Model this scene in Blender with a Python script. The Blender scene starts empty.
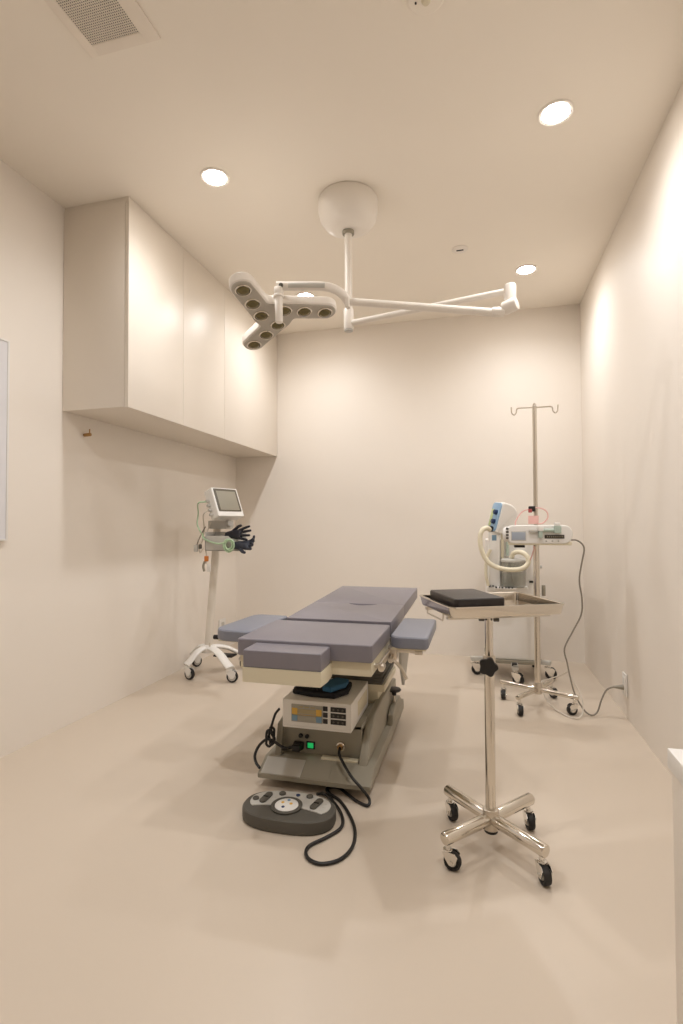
import bpy, bmesh, math, random
from mathutils import Vector, Matrix, Euler
random.seed(7)
PI = math.pi
SC = bpy.context.scene
COL = SC.collection

# ------------------------------------------------------------------ camera, world, exposure
HC = 1.003
cam_d = bpy.data.cameras.new('camera')
cam = bpy.data.objects.new('camera', cam_d)
COL.objects.link(cam)
cam.location = (0, 0, HC)
cam.rotation_euler = (PI/2 + 0.02323, 0.0039, 0.25625)
cam_d.sensor_fit = 'VERTICAL'
cam_d.sensor_height = 36.0
cam_d.lens = 520.754*36/1024
cam_d.clip_start = 0.02
SC.camera = cam
w = bpy.data.worlds.new('world')
SC.world = w
w.use_nodes = True
w.node_tree.nodes['Background'].inputs[0].default_value = (0.8, 0.76, 0.7, 1)
w.node_tree.nodes['Background'].inputs[1].default_value = 0.05
SC.view_settings.view_transform = 'Standard'
SC.view_settings.look = 'None'
SC.view_settings.gamma = 1.0
SC.view_settings.use_curve_mapping = False
SC.view_settings.exposure = 0.90
SPOT_W = 21.0
SPOT_COL = (0.93, 0.96, 1.0)
SPOT_ANGLE = math.radians(158)

# ------------------------------------------------------------------ materials
def lin(c):
    return tuple(((v/255)/12.92 if v/255 <= 0.04045 else ((v/255+0.055)/1.055)**2.4) for v in c)
MATS = {}
def mat(name, rgb, rough=0.5, metal=0.0, vary=0.04, scale=6.0, bump=0.0, bscale=200.0, spec=0.5, coat=0.0, alpha=1.0, trans=0.0, emit=0.0):
    m = bpy.data.materials.new(name)
    m.use_nodes = True
    nt = m.node_tree
    b = nt.nodes['Principled BSDF']
    c = lin(rgb)
    tc = nt.nodes.new('ShaderNodeTexCoord')
    n = nt.nodes.new('ShaderNodeTexNoise')
    n.inputs['Scale'].default_value = scale
    n.inputs['Detail'].default_value = 4
    r = nt.nodes.new('ShaderNodeValToRGB')
    r.color_ramp.elements[0].position = 0.3
    r.color_ramp.elements[1].position = 0.7
    r.color_ramp.elements[0].color = tuple(v*(1-vary) for v in c)+(1,)
    r.color_ramp.elements[1].color = tuple(min(1, v*(1+vary)) for v in c)+(1,)
    nt.links.new(tc.outputs['Object'], n.inputs['Vector'])
    nt.links.new(n.outputs['Fac'], r.inputs['Fac'])
    nt.links.new(r.outputs['Color'], b.inputs['Base Color'])
    b.inputs['Roughness'].default_value = rough
    b.inputs['Metallic'].default_value = metal
    b.inputs['Specular IOR Level'].default_value = spec
    b.inputs['Coat Weight'].default_value = coat
    b.inputs['Alpha'].default_value = alpha
    b.inputs['Transmission Weight'].default_value = trans
    if emit:
        b.inputs['Emission Color'].default_value = c+(1,)
        b.inputs['Emission Strength'].default_value = emit
    if bump:
        n2 = nt.nodes.new('ShaderNodeTexNoise')
        n2.inputs['Scale'].default_value = bscale
        bp = nt.nodes.new('ShaderNodeBump')
        bp.inputs['Strength'].default_value = bump
        bp.inputs['Distance'].default_value = 0.002
        nt.links.new(tc.outputs['Object'], n2.inputs['Vector'])
        nt.links.new(n2.outputs['Fac'], bp.inputs['Height'])
        nt.links.new(bp.outputs['Normal'], b.inputs['Normal'])
    MATS[name] = m
    return m
M_WALL = mat('cream_wall_paint', (240, 231, 220), 0.55, vary=0.012, scale=1.5, bump=0.06, bscale=160, spec=0.35)
M_CEIL = mat('cream_ceiling_paint', (248, 239, 226), 0.8, vary=0.012, scale=1.5, spec=0.2)
M_FLOOR = mat('beige_vinyl_floor', (208, 193, 175), 0.36, vary=0.018, scale=1.2, bump=0.03, bscale=60, spec=0.45)
M_CAB = mat('satin_cream_laminate', (234, 224, 211), 0.4, vary=0.008, scale=2, spec=0.5)
M_WHITE = mat('white_plastic', (238, 234, 228), 0.38, vary=0.015)
M_LAMPW = mat('white_powder_coat', (240, 232, 222), 0.35, vary=0.01)
M_COLUMN = mat('pale_greige_enamel', (230, 222, 210), 0.45)
M_BOARD = mat('whiteboard_enamel', (226, 224, 226), 0.3, vary=0.01)
M_CREAM = mat('cream_enamel', (222, 212, 186), 0.4, vary=0.02)
M_GREYPAINT = mat('warm_grey_enamel', (152, 145, 129), 0.45, vary=0.03)
M_GREYLT = mat('light_grey_plastic', (196, 192, 184), 0.45, vary=0.02)
M_GREYDK = mat('dark_grey_rubber', (88, 84, 76), 0.6, vary=0.04, bump=0.1)
M_VINYL = mat('lavender_grey_vinyl', (130, 125, 132), 0.36, vary=0.03, scale=10, bump=0.12, bscale=350)
M_VINYLB = mat('blue_grey_vinyl', (130, 132, 143), 0.38, vary=0.03, scale=10, bump=0.12, bscale=350)
M_SEAM = mat('dark_vinyl_seam', (84, 80, 92), 0.7)
M_STEEL = mat('polished_stainless', (222, 216, 206), 0.14, 1.0, vary=0.02)
M_BRUSH = mat('brushed_stainless', (214, 206, 194), 0.3, 1.0, vary=0.03)
M_CHROME = mat('chrome', (232, 230, 226), 0.1, 1.0, vary=0.01)
M_BLACK = mat('black_plastic', (26, 23, 22), 0.42, vary=0.08)
M_TYRE = mat('black_tyre_rubber', (30, 27, 26), 0.6, vary=0.08)
M_CABLE = mat('black_cable', (24, 22, 21), 0.45)
M_CASE = mat('black_case', (40, 33, 29), 0.42, vary=0.06, bump=0.08, bscale=500)
M_GREYCABLE = mat('grey_cable', (140, 131, 118), 0.5)
M_WCABLE = mat('white_cable', (214, 204, 190), 0.5)
M_SCREEN = mat('grey_screen', (150, 144, 128), 0.4, vary=0.01)
M_BEZEL = mat('dark_bezel', (92, 84, 70), 0.35)
M_GLOVE = mat('black_nitrile', (24, 26, 36), 0.5, vary=0.1, bump=0.15, bscale=120)
M_GLOVE2 = mat('navy_grey_nitrile', (52, 56, 68), 0.5, vary=0.1, bump=0.15, bscale=120)
M_GREENTUBE = mat('pale_green_tube', (188, 214, 178), 0.35)
M_PINK = mat('pink_tube', (236, 188, 180), 0.35)
M_RED = mat('red_plastic', (176, 84, 84), 0.4)
M_ORANGE = mat('orange_plastic', (214, 128, 60), 0.4)
M_BLUE = mat('sky_blue_panel', (146, 178, 206), 0.4, vary=0.02)
M_NAVY = mat('navy_knob', (30, 52, 92), 0.4)
M_YELGREEN = mat('pale_yellow_label', (196, 206, 150), 0.5)
M_HOSE = mat('cream_hose', (236, 226, 200), 0.45)
M_CANISTER = mat('clear_grey_plastic', (214, 214, 204), 0.12, vary=0.01, trans=0.5, alpha=0.5)
M_TEAL = mat('teal_blue_fabric', (38, 96, 134), 0.6, bump=0.3)
M_DKFABRIC = mat('black_fabric', (24, 24, 30), 0.8, bump=0.3)
M_GREENLED = mat('lit_green_switch', (30, 180, 95), 0.4, emit=0.35)
M_YELLOW = mat('yellow_key', (226, 182, 82), 0.5)
M_OLIVE = mat('beige_display', (176, 160, 122), 0.35)
M_PANELGREY = mat('grey_panel', (168, 164, 152), 0.4)
M_BLUEKEY = mat('blue_grey_key', (126, 158, 182), 0.5)
M_PUMPSCREEN = mat('blue_grey_screen', (164, 172, 184), 0.25)
M_SAGE = mat('sage_plastic', (176, 190, 178), 0.45)
M_SLOT = mat('brown_black_slot', (58, 50, 40), 0.5)
M_BRASS = mat('brass', (176, 140, 92), 0.35, 0.7)
M_VENTDARK = mat('dark_vent_backing', (40, 32, 27), 0.9)
M_VENT = mat('vent_enamel', (240, 229, 215), 0.5)
M_LENSOLIVE = mat('olive_reflector_glass', (112, 102, 70), 0.12, 0.6, vary=0.1)
M_PLATEGREY = mat('grey_lamp_underside', (186, 178, 166), 0.4, vary=0.01)
M_LIT = mat('lit_downlight_lens', (255, 250, 244), 0.4, vary=0.0, emit=60.0)
M_PEDALW = mat('pedal_grey_plate', (198, 194, 186), 0.4)

# ------------------------------------------------------------------ mesh helpers
class MB:
    """collects shapes in one bmesh; each add call may carry a material index"""
    def __init__(self):
        self.bm = bmesh.new()
    def _fin(self, nf, mi):
        for f in nf: f.material_index = mi
    def box(self, lo, hi, bev=0.0, mi=0, M=None, seg=2):
        t = bmesh.new()
        bmesh.ops.create_cube(t, size=1)
        lo = Vector(lo); hi = Vector(hi)
        for v in t.verts:
            v.co = Vector([(lo[i]+hi[i])/2 + v.co[i]*(hi[i]-lo[i]) for i in range(3)])
        if bev:
            bmesh.ops.bevel(t, geom=t.edges[:], offset=bev, segments=seg, profile=0.6, affect='EDGES')
        return self._merge(t, M, mi)
    def _merge(self, t, M=None, mi=0):
        if M is not None: t.transform(M)
        for f in t.faces: f.material_index = mi
        me = bpy.data.meshes.new('tmp')
        t.to_mesh(me); t.free()
        self.bm.from_mesh(me)
        bpy.data.meshes.remove(me)
        return self
    def cyl(self, a, b, r, r2=None, seg=20, mi=0, M=None, bev=0.0):
        a = Vector(a); b = Vector(b); r2 = r if r2 is None else r2
        d = b-a
        t = bmesh.new()
        bmesh.ops.create_cone(t, cap_ends=True, segments=seg, radius1=r, radius2=r2, depth=d.length)
        if bev:
            es = [e for e in t.edges if any(len(f.verts) > 4 for f in e.link_faces)]
            bmesh.ops.bevel(t, geom=es, offset=bev, segments=2, profile=0.5, affect='EDGES')
        R = d.to_track_quat('Z', 'Y').to_matrix().to_4x4()
        t.transform(Matrix.Translation((a+b)/2) @ R)
        return self._merge(t, M, mi)
    def sph(self, c, r, sc=(1, 1, 1), mi=0, M=None, seg=16):
        t = bmesh.new()
        bmesh.ops.create_uvsphere(t, u_segments=seg, v_segments=max(6, seg//2), radius=r)
        for v in t.verts: v.co = Vector([v.co[i]*sc[i]+c[i] for i in range(3)])
        return self._merge(t, M, mi)
    def lathe(self, prof, c=(0, 0, 0), seg=28, mi=0, M=None, ry=1.0):
        t = bmesh.new()
        rings = []
        for r, z in prof:
            if r < 1e-6: rings.append([t.verts.new((c[0], c[1], c[2]+z))])
            else: rings.append([t.verts.new((c[0]+r*math.cos(2*PI*k/seg), c[1]+ry*r*math.sin(2*PI*k/seg), c[2]+z)) for k in range(seg)])
        for A, B in zip(rings, rings[1:]):
            for k in range(seg):
                k2 = (k+1) % seg
                if len(A) == 1 and len(B) == 1: continue
                if len(A) == 1: t.faces.new((A[0], B[k2], B[k]))
                elif len(B) == 1: t.faces.new((A[k], A[k2], B[0]))
                else: t.faces.new((A[k], A[k2], B[k2], B[k]))
        bmesh.ops.recalc_face_normals(t, faces=t.faces)
        return self._merge(t, M, mi)
    def prism(self, pts, z0, z1, bev=0.0, mi=0, M=None, seg=2):
        t = bmesh.new()
        lo = [t.verts.new((x, y, z0)) for x, y in pts]
        hi = [t.verts.new((x, y, z1)) for x, y in pts]
        n = len(pts)
        t.faces.new(lo[::-1]); t.faces.new(hi)
        for k in range(n): t.faces.new((lo[k], lo[(k+1) % n], hi[(k+1) % n], hi[k]))
        bmesh.ops.recalc_face_normals(t, faces=t.faces)
        if bev:
            es = [e for e in t.edges if abs(e.verts[0].co.z-e.verts[1].co.z) < 1e-7]
            bmesh.ops.bevel(t, geom=es, offset=bev, segments=seg, profile=0.6, affect='EDGES')
        return self._merge(t, M, mi)
    def tube(self, pts, r, seg=10, mi=0, smooth=6, M=None, flat=None, ripple=None):
        P = [Vector(p) for p in pts]
        if smooth > 1 and len(P) > 2: P = catmull(P, smooth)
        t = bmesh.new()
        rings = []
        T = (P[1]-P[0]).normalized()
        up = Vector((0, 0, 1)) if abs(T.z) < 0.9 else Vector((0, 1, 0))
        N = (up - T*up.dot(T)).normalized()
        for i, p in enumerate(P):
            if i == 0: T2 = (P[1]-P[0])
            elif i == len(P)-1: T2 = (P[-1]-P[-2])
            else: T2 = (P[i+1]-P[i-1])
            if T2.length < 1e-9: T2 = T
            T2 = T2.normalized()
            N = (N - T2*N.dot(T2)).normalized()
            B = T2.cross(N)
            rr = r if not ripple else r*(1+ripple*(1 if i % 2 else -1))
            a, b = (rr, rr) if not flat else flat
            rings.append([t.verts.new(p + N*a*math.cos(2*PI*k/seg) + B*b*math.sin(2*PI*k/seg)) for k in range(seg)])
            T = T2
        for A, B in zip(rings, rings[1:]):
            for k in range(seg): t.faces.new((A[k], A[(k+1) % seg], B[(k+1) % seg], B[k]))
        t.faces.new(rings[0][::-1]); t.faces.new(rings[-1])
        bmesh.ops.recalc_face_normals(t, faces=t.faces)
        return self._merge(t, M, mi)
def catmull(P, n):
    Q = [P[0]*2-P[1]]+P+[P[-1]*2-P[-2]]
    out = []
    for i in range(1, len(Q)-2):
        a, b, c, d = Q[i-1], Q[i], Q[i+1], Q[i+2]
        for k in range(n):
            t = k/n
            out.append(0.5*((2*b)+(c-a)*t+(2*a-5*b+4*c-d)*t*t+(3*b-a-3*c+d)*t**3))
    out.append(P[-1])
    return out
def rrect(x0, y0, x1, y1, r, n=5):
    rs = r if isinstance(r, (list, tuple)) else (r,)*4    # corners: x0y0, x1y0, x1y1, x0y1
    pts = []
    for (cx, cy, a0, q) in ((x0, y0, PI, rs[0]), (x1, y0, 1.5*PI, rs[1]), (x1, y1, 0, rs[2]), (x0, y1, 0.5*PI, rs[3])):
        sx = 1 if cx == x0 else -1; sy = 1 if cy == y0 else -1
        if q < 1e-6: pts.append((cx, cy)); continue
        for k in range(n+1):
            a = a0+0.5*PI*k/n
            pts.append((cx+sx*q+q*math.cos(a), cy+sy*q+q*math.sin(a)))
    return pts

ROOTM = {}
def rootof(o):
    while o.parent: o = o.parent
    return o
def obj(name, mb, m, parent=None, world=True, smooth=35, label=None):
    """links ONE mesh object; world=True means the shapes were given in room coordinates"""
    bm = mb.bm if isinstance(mb, MB) else mb
    if parent is not None and world:
        bm.transform(ROOTM[rootof(parent).name].inverted())
    bm.normal_update()
    ca = math.radians(smooth)
    for f in bm.faces: f.smooth = True
    for e in bm.edges:
        e.smooth = not (len(e.link_faces) == 2 and e.calc_face_angle(0) > ca)
    me = bpy.data.meshes.new(name)
    bm.to_mesh(me); bm.free()
    for x in (m if isinstance(m, (list, tuple)) else [m]): me.materials.append(x)
    o = bpy.data.objects.new(name, me)
    COL.objects.link(o)
    if parent is not None: o.parent = parent
    else: ROOTM[o.name] = Matrix.Identity(4)
    if label: o['label'] = label
    return o
def thing(name, label, cat, loc, rz=0.0, group=None):
    o = bpy.data.objects.new(name, None)
    COL.objects.link(o)
    o.empty_display_size = 0.05
    o.location = loc; o.rotation_euler = (0, 0, rz)
    o['label'] = label; o['category'] = cat
    if group: o['group'] = group
    ROOTM[o.name] = Matrix.Translation(loc) @ Matrix.Rotation(rz, 4, 'Z')
    return o
def tag(o, label, cat, group=None):
    o['label'] = label; o['category'] = cat
    if group: o['group'] = group
    return o
def struct(name, mb, m):
    o = obj(name, mb, m)
    o['kind'] = 'structure'
    return o
def frame(origin, x, y):
    x = Vector(x).normalized(); y = Vector(y); y = (y-x*y.dot(x)).normalized(); z = x.cross(y)
    return Matrix.Translation(origin) @ Matrix((x, y, z)).transposed().to_4x4()

# ------------------------------------------------------------------ room shell
XL, XR, YB, YF, H = -2.0, 0.733, 4.074, -1.45, 2.6
T = 0.1
struct('floor', MB().box((XL-T, YF-T, -T), (XR+T, YB+T, 0)), M_FLOOR)
struct('ceiling', MB().box((XL-T, YF-T, H), (XR+T, YB+T, H+T)), M_CEIL)
struct('wall_left', MB().box((XL-T, YF-T, 0), (XL, YB+T, H)), M_WALL)
struct('wall_right', MB().box((XR, YF-T, 0), (XR+T, YB+T, H)), M_WALL)
struct('wall_back', MB().box((XL, YB, 0), (XR, YB+T, H)), M_WALL)
struct('wall_front', MB().box((XL, YF-T, 0), (XR, YF, H)), M_WALL)

# ------------------------------------------------------------------ downlights (each carries its own lamp)
def downlight(x, y, label):
    t = thing('ceiling_downlight', label, 'ceiling light', (x, y, H), 0, 'recessed ceiling downlights')
    obj('trim_ring', MB().lathe([(0.052, 0.0), (0.066, 0.0), (0.066, -0.003), (0.062, -0.006), (0.052, -0.004), (0.052, 0.0)]), M_LAMPW, t, world=False)
    obj('lens', MB().lathe([(0.0, -0.004), (0.035, -0.004), (0.0515, -0.002), (0.0515, 0.0), (0.0, 0.0)]), M_LIT, t, world=False)
    L = bpy.data.lights.new('downlight_lamp', 'SPOT')
    L.energy = SPOT_W; L.color = SPOT_COL
    L.spot_size = SPOT_ANGLE; L.spot_blend = 1.0; L.shadow_soft_size = 0.045
    lo = bpy.data.objects.new('downlight_lamp', L)
    COL.objects.link(lo)
    lo.location = (x, y, H-0.012)
    return t
DLX = (-1.154, 0.308)
for x, y, lab in ((DLX[0], 2.134, 'lit round ceiling downlight nearest the wall cabinet doors'),
                  (DLX[1], 2.137, 'lit round ceiling downlight high at the right, the largest in view'),
                  (DLX[1], 3.43, 'lit round ceiling downlight near the back right corner'),
                  (DLX[0], 3.43, 'lit round ceiling downlight seen just behind the surgical lamp head'),
                  (DLX[0], 0.84, 'lit round ceiling downlight outside the frame, left of the camera'),
                  (DLX[1], 0.84, 'lit round ceiling downlight outside the frame, right of the camera')):
    downlight(x, y, lab)

# ------------------------------------------------------------------ wall cabinet
c = thing('wall_cabinet', 'cream wall-hung cabinet with flat handleless doors on the left wall', 'cabinet', (-1.81, 3.11, 1.572))
CY0, CY1, CX, CZ = 2.146, YB-0.001, -1.62, 1.572
obj('carcass', MB().box((XL+0.001, CY0+0.001, CZ), (CX-0.022, CY1, 2.578), 0.001), M_CAB, c)
obj('top_filler', MB().box((XL+0.001, CY0+0.006, 2.578), (CX-0.006, CY1, H-0.001)), M_CAB, c)
ys = [CY0, 2.632, 3.134, CY1]
for a, b in zip(ys, ys[1:]):
    obj('door', MB().box((CX-0.020, a+0.0015, CZ-0.002), (CX, b-0.0015, 2.574), 0.0012), M_CAB, c)

# ------------------------------------------------------------------ white board, hook, outlets
t = thing('wall_board', 'white glossy board with thin frame at the left edge, on the left wall', 'board', (XL, 1.30, 1.375))
obj('panel', MB().box((XL+0.001, 0.785, 0.945), (XL+0.014, 1.82, 1.805)), M_BOARD, t)
fr = MB()
fr.box((XL+0.001, 1.82, 0.937), (XL+0.018, 1.828, 1.812), 0.001); fr.box((XL+0.001, 0.777, 0.937), (XL+0.018, 0.785, 1.812), 0.001)
fr.box((XL+0.001, 0.785, 0.937), (XL+0.018, 1.82, 0.945), 0.001); fr.box((XL+0.001, 0.785, 1.805), (XL+0.018, 1.82, 1.812), 0.001)
obj('frame', fr, M_WHITE, t)
t = thing('wall_hook', 'small brass peg hook on the left wall under the cabinet', 'hook', (XL, 2.297, 1.482))
obj('peg', MB().cyl((XL+0.001, 2.297, 1.476), (XL+0.042, 2.297, 1.478), 0.009, bev=0.002), M_BRASS, t)
obj('pin', MB().cyl((XL+0.034, 2.297, 1.48), (XL+0.036, 2.297, 1.506), 0.003, seg=10), M_BRASS, t)
t = thing('wall_outlet', 'white socket plate low on the right wall with grey plug in it', 'outlet', (XR, 3.0, 0.168))
obj('plate', MB().box((XR-0.009, 2.965, 0.112), (XR-0.001, 3.035, 0.224), 0.002), M_WHITE, t)
obj('socket', MB().box((XR-0.012, 2.98, 0.13), (XR-0.008, 3.02, 0.206), 0.001), M_WHITE, t)
t = thing('wall_outlet', 'white socket plate low on the left wall behind the monitor stand', 'outlet', (XL, 3.82, 0.18))
obj('plate', MB().box((XL+0.001, 3.77, 0.12), (XL+0.009, 3.875, 0.245), 0.002), M_WHITE, t)
obj('socket', MB().box((XL+0.008, 3.80, 0.145), (XL+0.012, 3.845, 0.22), 0.001), M_GREYLT, t)

# ------------------------------------------------------------------ ceiling vent and sprinkler fittings
t = thing('ceiling_vent', 'square ceiling air vent with perforated grille at the top left', 'vent', (-1.124, 1.333, H))
VX0, VX1, VY0, VY1 = -1.258, -0.99, 1.20, 1.468
GX0, GX1, GY0, GY1 = -1.226, -1.044, 1.238, 1.43
b = MB()
b.box((VX0, VY0, H-0.006), (GX0, VY1, H-0.0005), 0.001); b.box((GX1, VY0, H-0.006), (VX1, VY1, H-0.0005), 0.001)
b.box((GX0, VY0, H-0.006), (GX1, GY0, H-0.0005), 0.001); b.box((GX0, GY1, H-0.006), (GX1, VY1, H-0.0005), 0.001)
obj('frame', b, M_VENT, t)
obj('backing', MB().box((GX0, GY0, H-0.0012), (GX1, GY1, H-0.0006)), M_VENTDARK, t)
b = MB()
n = 26; px = (GX1-GX0)/n; py = (GY1-GY0)/n
for k in range(n+1):
    b.box((GX0+k*px-0.0012, GY0, H-0.0052), (GX0+k*px+0.0012, GY1, H-0.0026))
    b.box((GX0, GY0+k*py-0.0012, H-0.0050), (GX1, GY0+k*py+0.0012, H-0.0028))
o = obj('perforated_grille', b, M_VENT, t); o['kind'] = 'stuff'
t = thing('ceiling_sprinkler', 'small round ceiling plate with a dark slit, near the back downlight', 'sprinkler', (-0.086, 3.071, H))
obj('plate', MB().lathe([(0, -0.0005), (0.045, -0.0005), (0.045, -0.004), (0.038, -0.008), (0, -0.009)], (-0.086, 3.071, H)), M_LAMPW, t)
obj('slit', MB().box((-0.106, 3.063, H-0.012), (-0.066, 3.073, H-0.008), 0.002), M_BLACK, t)
t = thing('smoke_detector', 'round ceiling detector with beige rim, cut by the top edge of the photo', 'detector', (-0.137, 1.55, H))
obj('base_plate', MB().lathe([(0, -0.0005), (0.06, -0.0005), (0.06, -0.006), (0.052, -0.012), (0, -0.013)], (-0.137, 1.55, H)), M_CEIL, t)
obj('sensor_dome', MB().lathe([(0.014, -0.012), (0.014, -0.016), (0.010, -0.022), (0, -0.024)], (-0.137, 1.556, H)), M_CREAM, t)
obj('indicator', MB().cyl((-0.168, 1.556, H-0.012), (-0.168, 1.556, H-0.016), 0.003, seg=10), M_BLACK, t)

# ------------------------------------------------------------------ casters (one mesh pair, copied)
def caster_meshes(r, wd, top, hubr=0.58):
    """wheel centre at height r, offset to +x; stem up to z=top at the origin"""
    off = r*0.55
    f = MB()
    f.cyl((0, 0, r*2.05), (0, 0, top), r*0.30, seg=12)
    f.cyl((0, 0, r*2.0), (0, 0, r*2.25), r*0.55, seg=16, bev=r*0.06)
    for s in (-1, 1):
        pts = [(-r*0.55, r*2.1), (off+r*0.35, r*2.1), (off+r*0.72, r*1.75), (off+r*0.5, r*1.1), (off+r*0.25, r*0.7), (off-r*0.25, r*0.7), (off-r*0.7, r*1.3)]
        Mx = Matrix(((1, 0, 0, 0), (0, 0, -1, s*(wd/2+0.0035)+0.001), (0, 1, 0, 0), (0, 0, 0, 1)))
        f.prism(pts, 0, 0.002, M=Mx)
    f.cyl((off, -wd/2-0.007, r), (off, wd/2+0.007, r), r*0.22, seg=12)
    w_ = MB()
    Mw = Matrix.Translation((off, 0, r)) @ Matrix.Rotation(PI/2, 4, 'X')
    w_.lathe([(0, -wd/2*0.7), (r*0.62, -wd/2*0.7), (r*0.7, -wd/2), (r*0.92, -wd/2), (r, -wd/2*0.5), (r, wd/2*0.5), (r*0.92, wd/2), (r*0.7, wd/2), (r*0.62, wd/2*0.7), (0, wd/2*0.7)], M=Mw, seg=24)
    h_ = MB()
    h_.lathe([(0, -wd/2*1.04), (r*hubr*0.9, -wd/2*1.02), (r*hubr, -wd/2*0.8), (r*hubr, wd/2*0.8), (r*hubr*0.9, wd/2*1.02), (0, wd/2*1.04)], M=Mw, seg=20)
    return f, w_, h_
CACHE = {}
def caster(parent, x, y, yaw, r, wd, top, fmat, key):
    """caster as a part (fork) with wheel and hub below it, world position, copies share mesh data"""
    inv = ROOTM[parent.name].inverted()
    loc = inv @ Vector((x, y, 0)); rz = yaw - parent.rotation_euler.z
    if key not in CACHE:
        f, w_, h_ = caster_meshes(r, wd, top, 0.76 if key == 'mon' else 0.5)
        o = obj('caster', f, fmat, parent, world=False)
        wo = obj('wheel', w_, M_TYRE, o, world=False)
        ho = obj('hub', h_, M_GREYLT, o, world=False)
        CACHE[key] = (o, wo, ho)
    else:
        a, b_, c_ = CACHE[key]
        o = a.copy(); o.parent = parent; COL.objects.link(o)
        for ch in (b_, c_):
            q = ch.copy(); q.parent = o; COL.objects.link(q)
    o.location = loc; o.rotation_euler = (0, 0, rz)
    return o

# ------------------------------------------------------------------ operating table
t = thing('operating_table', 'powered operating table with lavender grey cushions in the middle of the room', 'table', (-0.605, 2.3, 0))
def part(name, mb, m, parent=None, label=None): return obj(name, mb, m, parent or t, label=label)
BX0, BX1 = -0.825, -0.385
# base plate: sloped nose, thin lip, floats on feet
prof = [(1.866, 0.036), (1.866, 0.052), (1.945, 0.088), (2.74, 0.088), (2.74, 0.036)]
Myz = Matrix(((0, 0, 1, 0), (1, 0, 0, 0), (0, 1, 0, 0), (0, 0, 0, 1)))
part('base_plate', MB().prism(prof, BX0, BX1, 0.004, M=Myz), M_GREYPAINT)
b = MB()
for sx in (BX0+0.05, BX1-0.05):
    for sy in (1.99, 2.68): b.cyl((sx, sy, 0), (sx, sy, 0.037), 0.022, seg=14)
b.box((BX0+0.03, 1.96, 0.012), (BX1-0.03, 2.70, 0.037))
part('foot_frame', b, M_BLACK)
Msl = Matrix.Translation((0, 1.866, 0.052)) @ Matrix.Rotation(math.atan2(0.036, 0.079), 4, 'X')
part('nose_cover', MB().box((BX0+0.012, 0.004, -0.003), (BX0+0.17, 0.082, 0.0022), 0.001, M=Msl), M_GREYLT, label='light grey cover plate')
part('nose_plate', MB().box((BX0+0.173, 0.004, -0.003), (BX1-0.16, 0.082, 0.0016), 0.001, M=Msl), M_GREYPAINT)
# housing with recessed control panel
PY = 2.0
part('panel', MB().box((-0.765, PY, 0.088), (-0.448, PY+0.02, 0.212)), M_GREYPAINT)
cheek = [(1.955, 0.088), (1.985, 0.20), (2.05, 0.215), (2.66, 0.215), (2.66, 0.088)]
part('side_cheek', MB().prism(cheek, -0.79, -0.765, 0.003, M=Myz), M_GREYPAINT)
cheek2 = [(1.945, 0.088), (1.96, 0.12), (2.02, 0.175), (2.12, 0.225), (2.3, 0.235), (2.66, 0.215), (2.66, 0.088)]
part('side_cheek', MB().prism(cheek2, -0.448, -0.412, 0.010, M=Myz, seg=3), M_GREYPAINT)
part('housing_deck', MB().box((-0.77, PY+0.0, 0.198), (-0.445, 2.66, 0.214), 0.003), M_GREYPAINT)
part('rear_cover', MB().prism([(2.36, 0.088), (2.38, 0.128), (2.44, 0.150), (2.60, 0.150), (2.69, 0.088)], -0.408, BX1+0.002, 0.006, M=Myz), M_GREYPAINT)
part('recess_step', MB().box((-0.60, 1.958, 0.088), (-0.452, 1.985, 0.096), 0.002), M_CREAM)
s = part('power_switch', MB().box((-0.672, PY-0.004, 0.107), (-0.636, PY, 0.137), 0.002), M_BLACK)
obj('switch_rocker', MB().box((-0.666, PY-0.008, 0.112), (-0.642, PY-0.003, 0.132), 0.002), M_GREENLED, s, label='lit green rocker of the power switch')
for x in (-0.695, -0.668):
    part('fuse_holder', MB().cyl((x, PY-0.012, 0.157), (x, PY, 0.157), 0.008, seg=14, bev=0.002), M_BLACK)
part('power_inlet', MB().box((-0.722, PY-0.022, 0.105), (-0.682, PY, 0.134), 0.005), M_BLACK)
s = part('pedal_socket', MB().cyl((-0.529, PY-0.012, 0.132), (-0.529, PY, 0.132), 0.018, bev=0.003), M_STEEL)
obj('socket_collar', MB().cyl((-0.529, PY-0.020, 0.132), (-0.529, PY-0.010, 0.132), 0.012), M_BRASS, s)
# lifting column with bellows
part('column', MB().box((-0.76, 2.27, 0.21), (-0.43, 2.56, 0.47), 0.008), M_CREAM)
b = MB()
prof = []
for k in range(12):
    z = 0.300+k*0.0145
    b.box((-0.775 if k % 2 else -0.769, 2.255, z), (-0.405 if k % 2 else -0.411, 2.575, z+0.0145), 0.003)
part('bellows', b, M_GREYDK)
part('column_collar', MB().box((-0.775, 2.255, 0.27), (-0.400, 2.575, 0.302), 0.004), M_CREAM)
# seat section
part('seat_frame', MB().box((-0.865, 1.80, 0.466), (-0.365, 2.19, 0.518), 0.006), M_CREAM)
part('seat_cushion', MB().prism(rrect(-0.872, 1.785, -0.360, 2.176, 0.012), 0.518, 0.580, 0.007, seg=3), M_VINYL)
part('under_frame', MB().box((-0.80, 2.10, 0.43), (-0.43, 2.72, 0.468), 0.004), M_CREAM)
# head section (cushion nearest the camera)
part('head_cushion', MB().prism(rrect(-0.793, 1.668, -0.510, 1.784, 0.006), 0.510, 0.570, 0.006, seg=3), M_VINYL)
hp = [(1.666, 0.510), (1.666, 0.460), (1.75, 0.454), (1.80, 0.458), (1.825, 0.478), (1.83, 0.510)]
part('head_shell', MB().prism(hp, -0.794, -0.509, 0.004, M=Myz), M_CREAM)
part('head_bracket', MB().box((-0.70, 1.76, 0.436), (-0.61, 1.92, 0.462), 0.006), M_BRASS)
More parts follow.
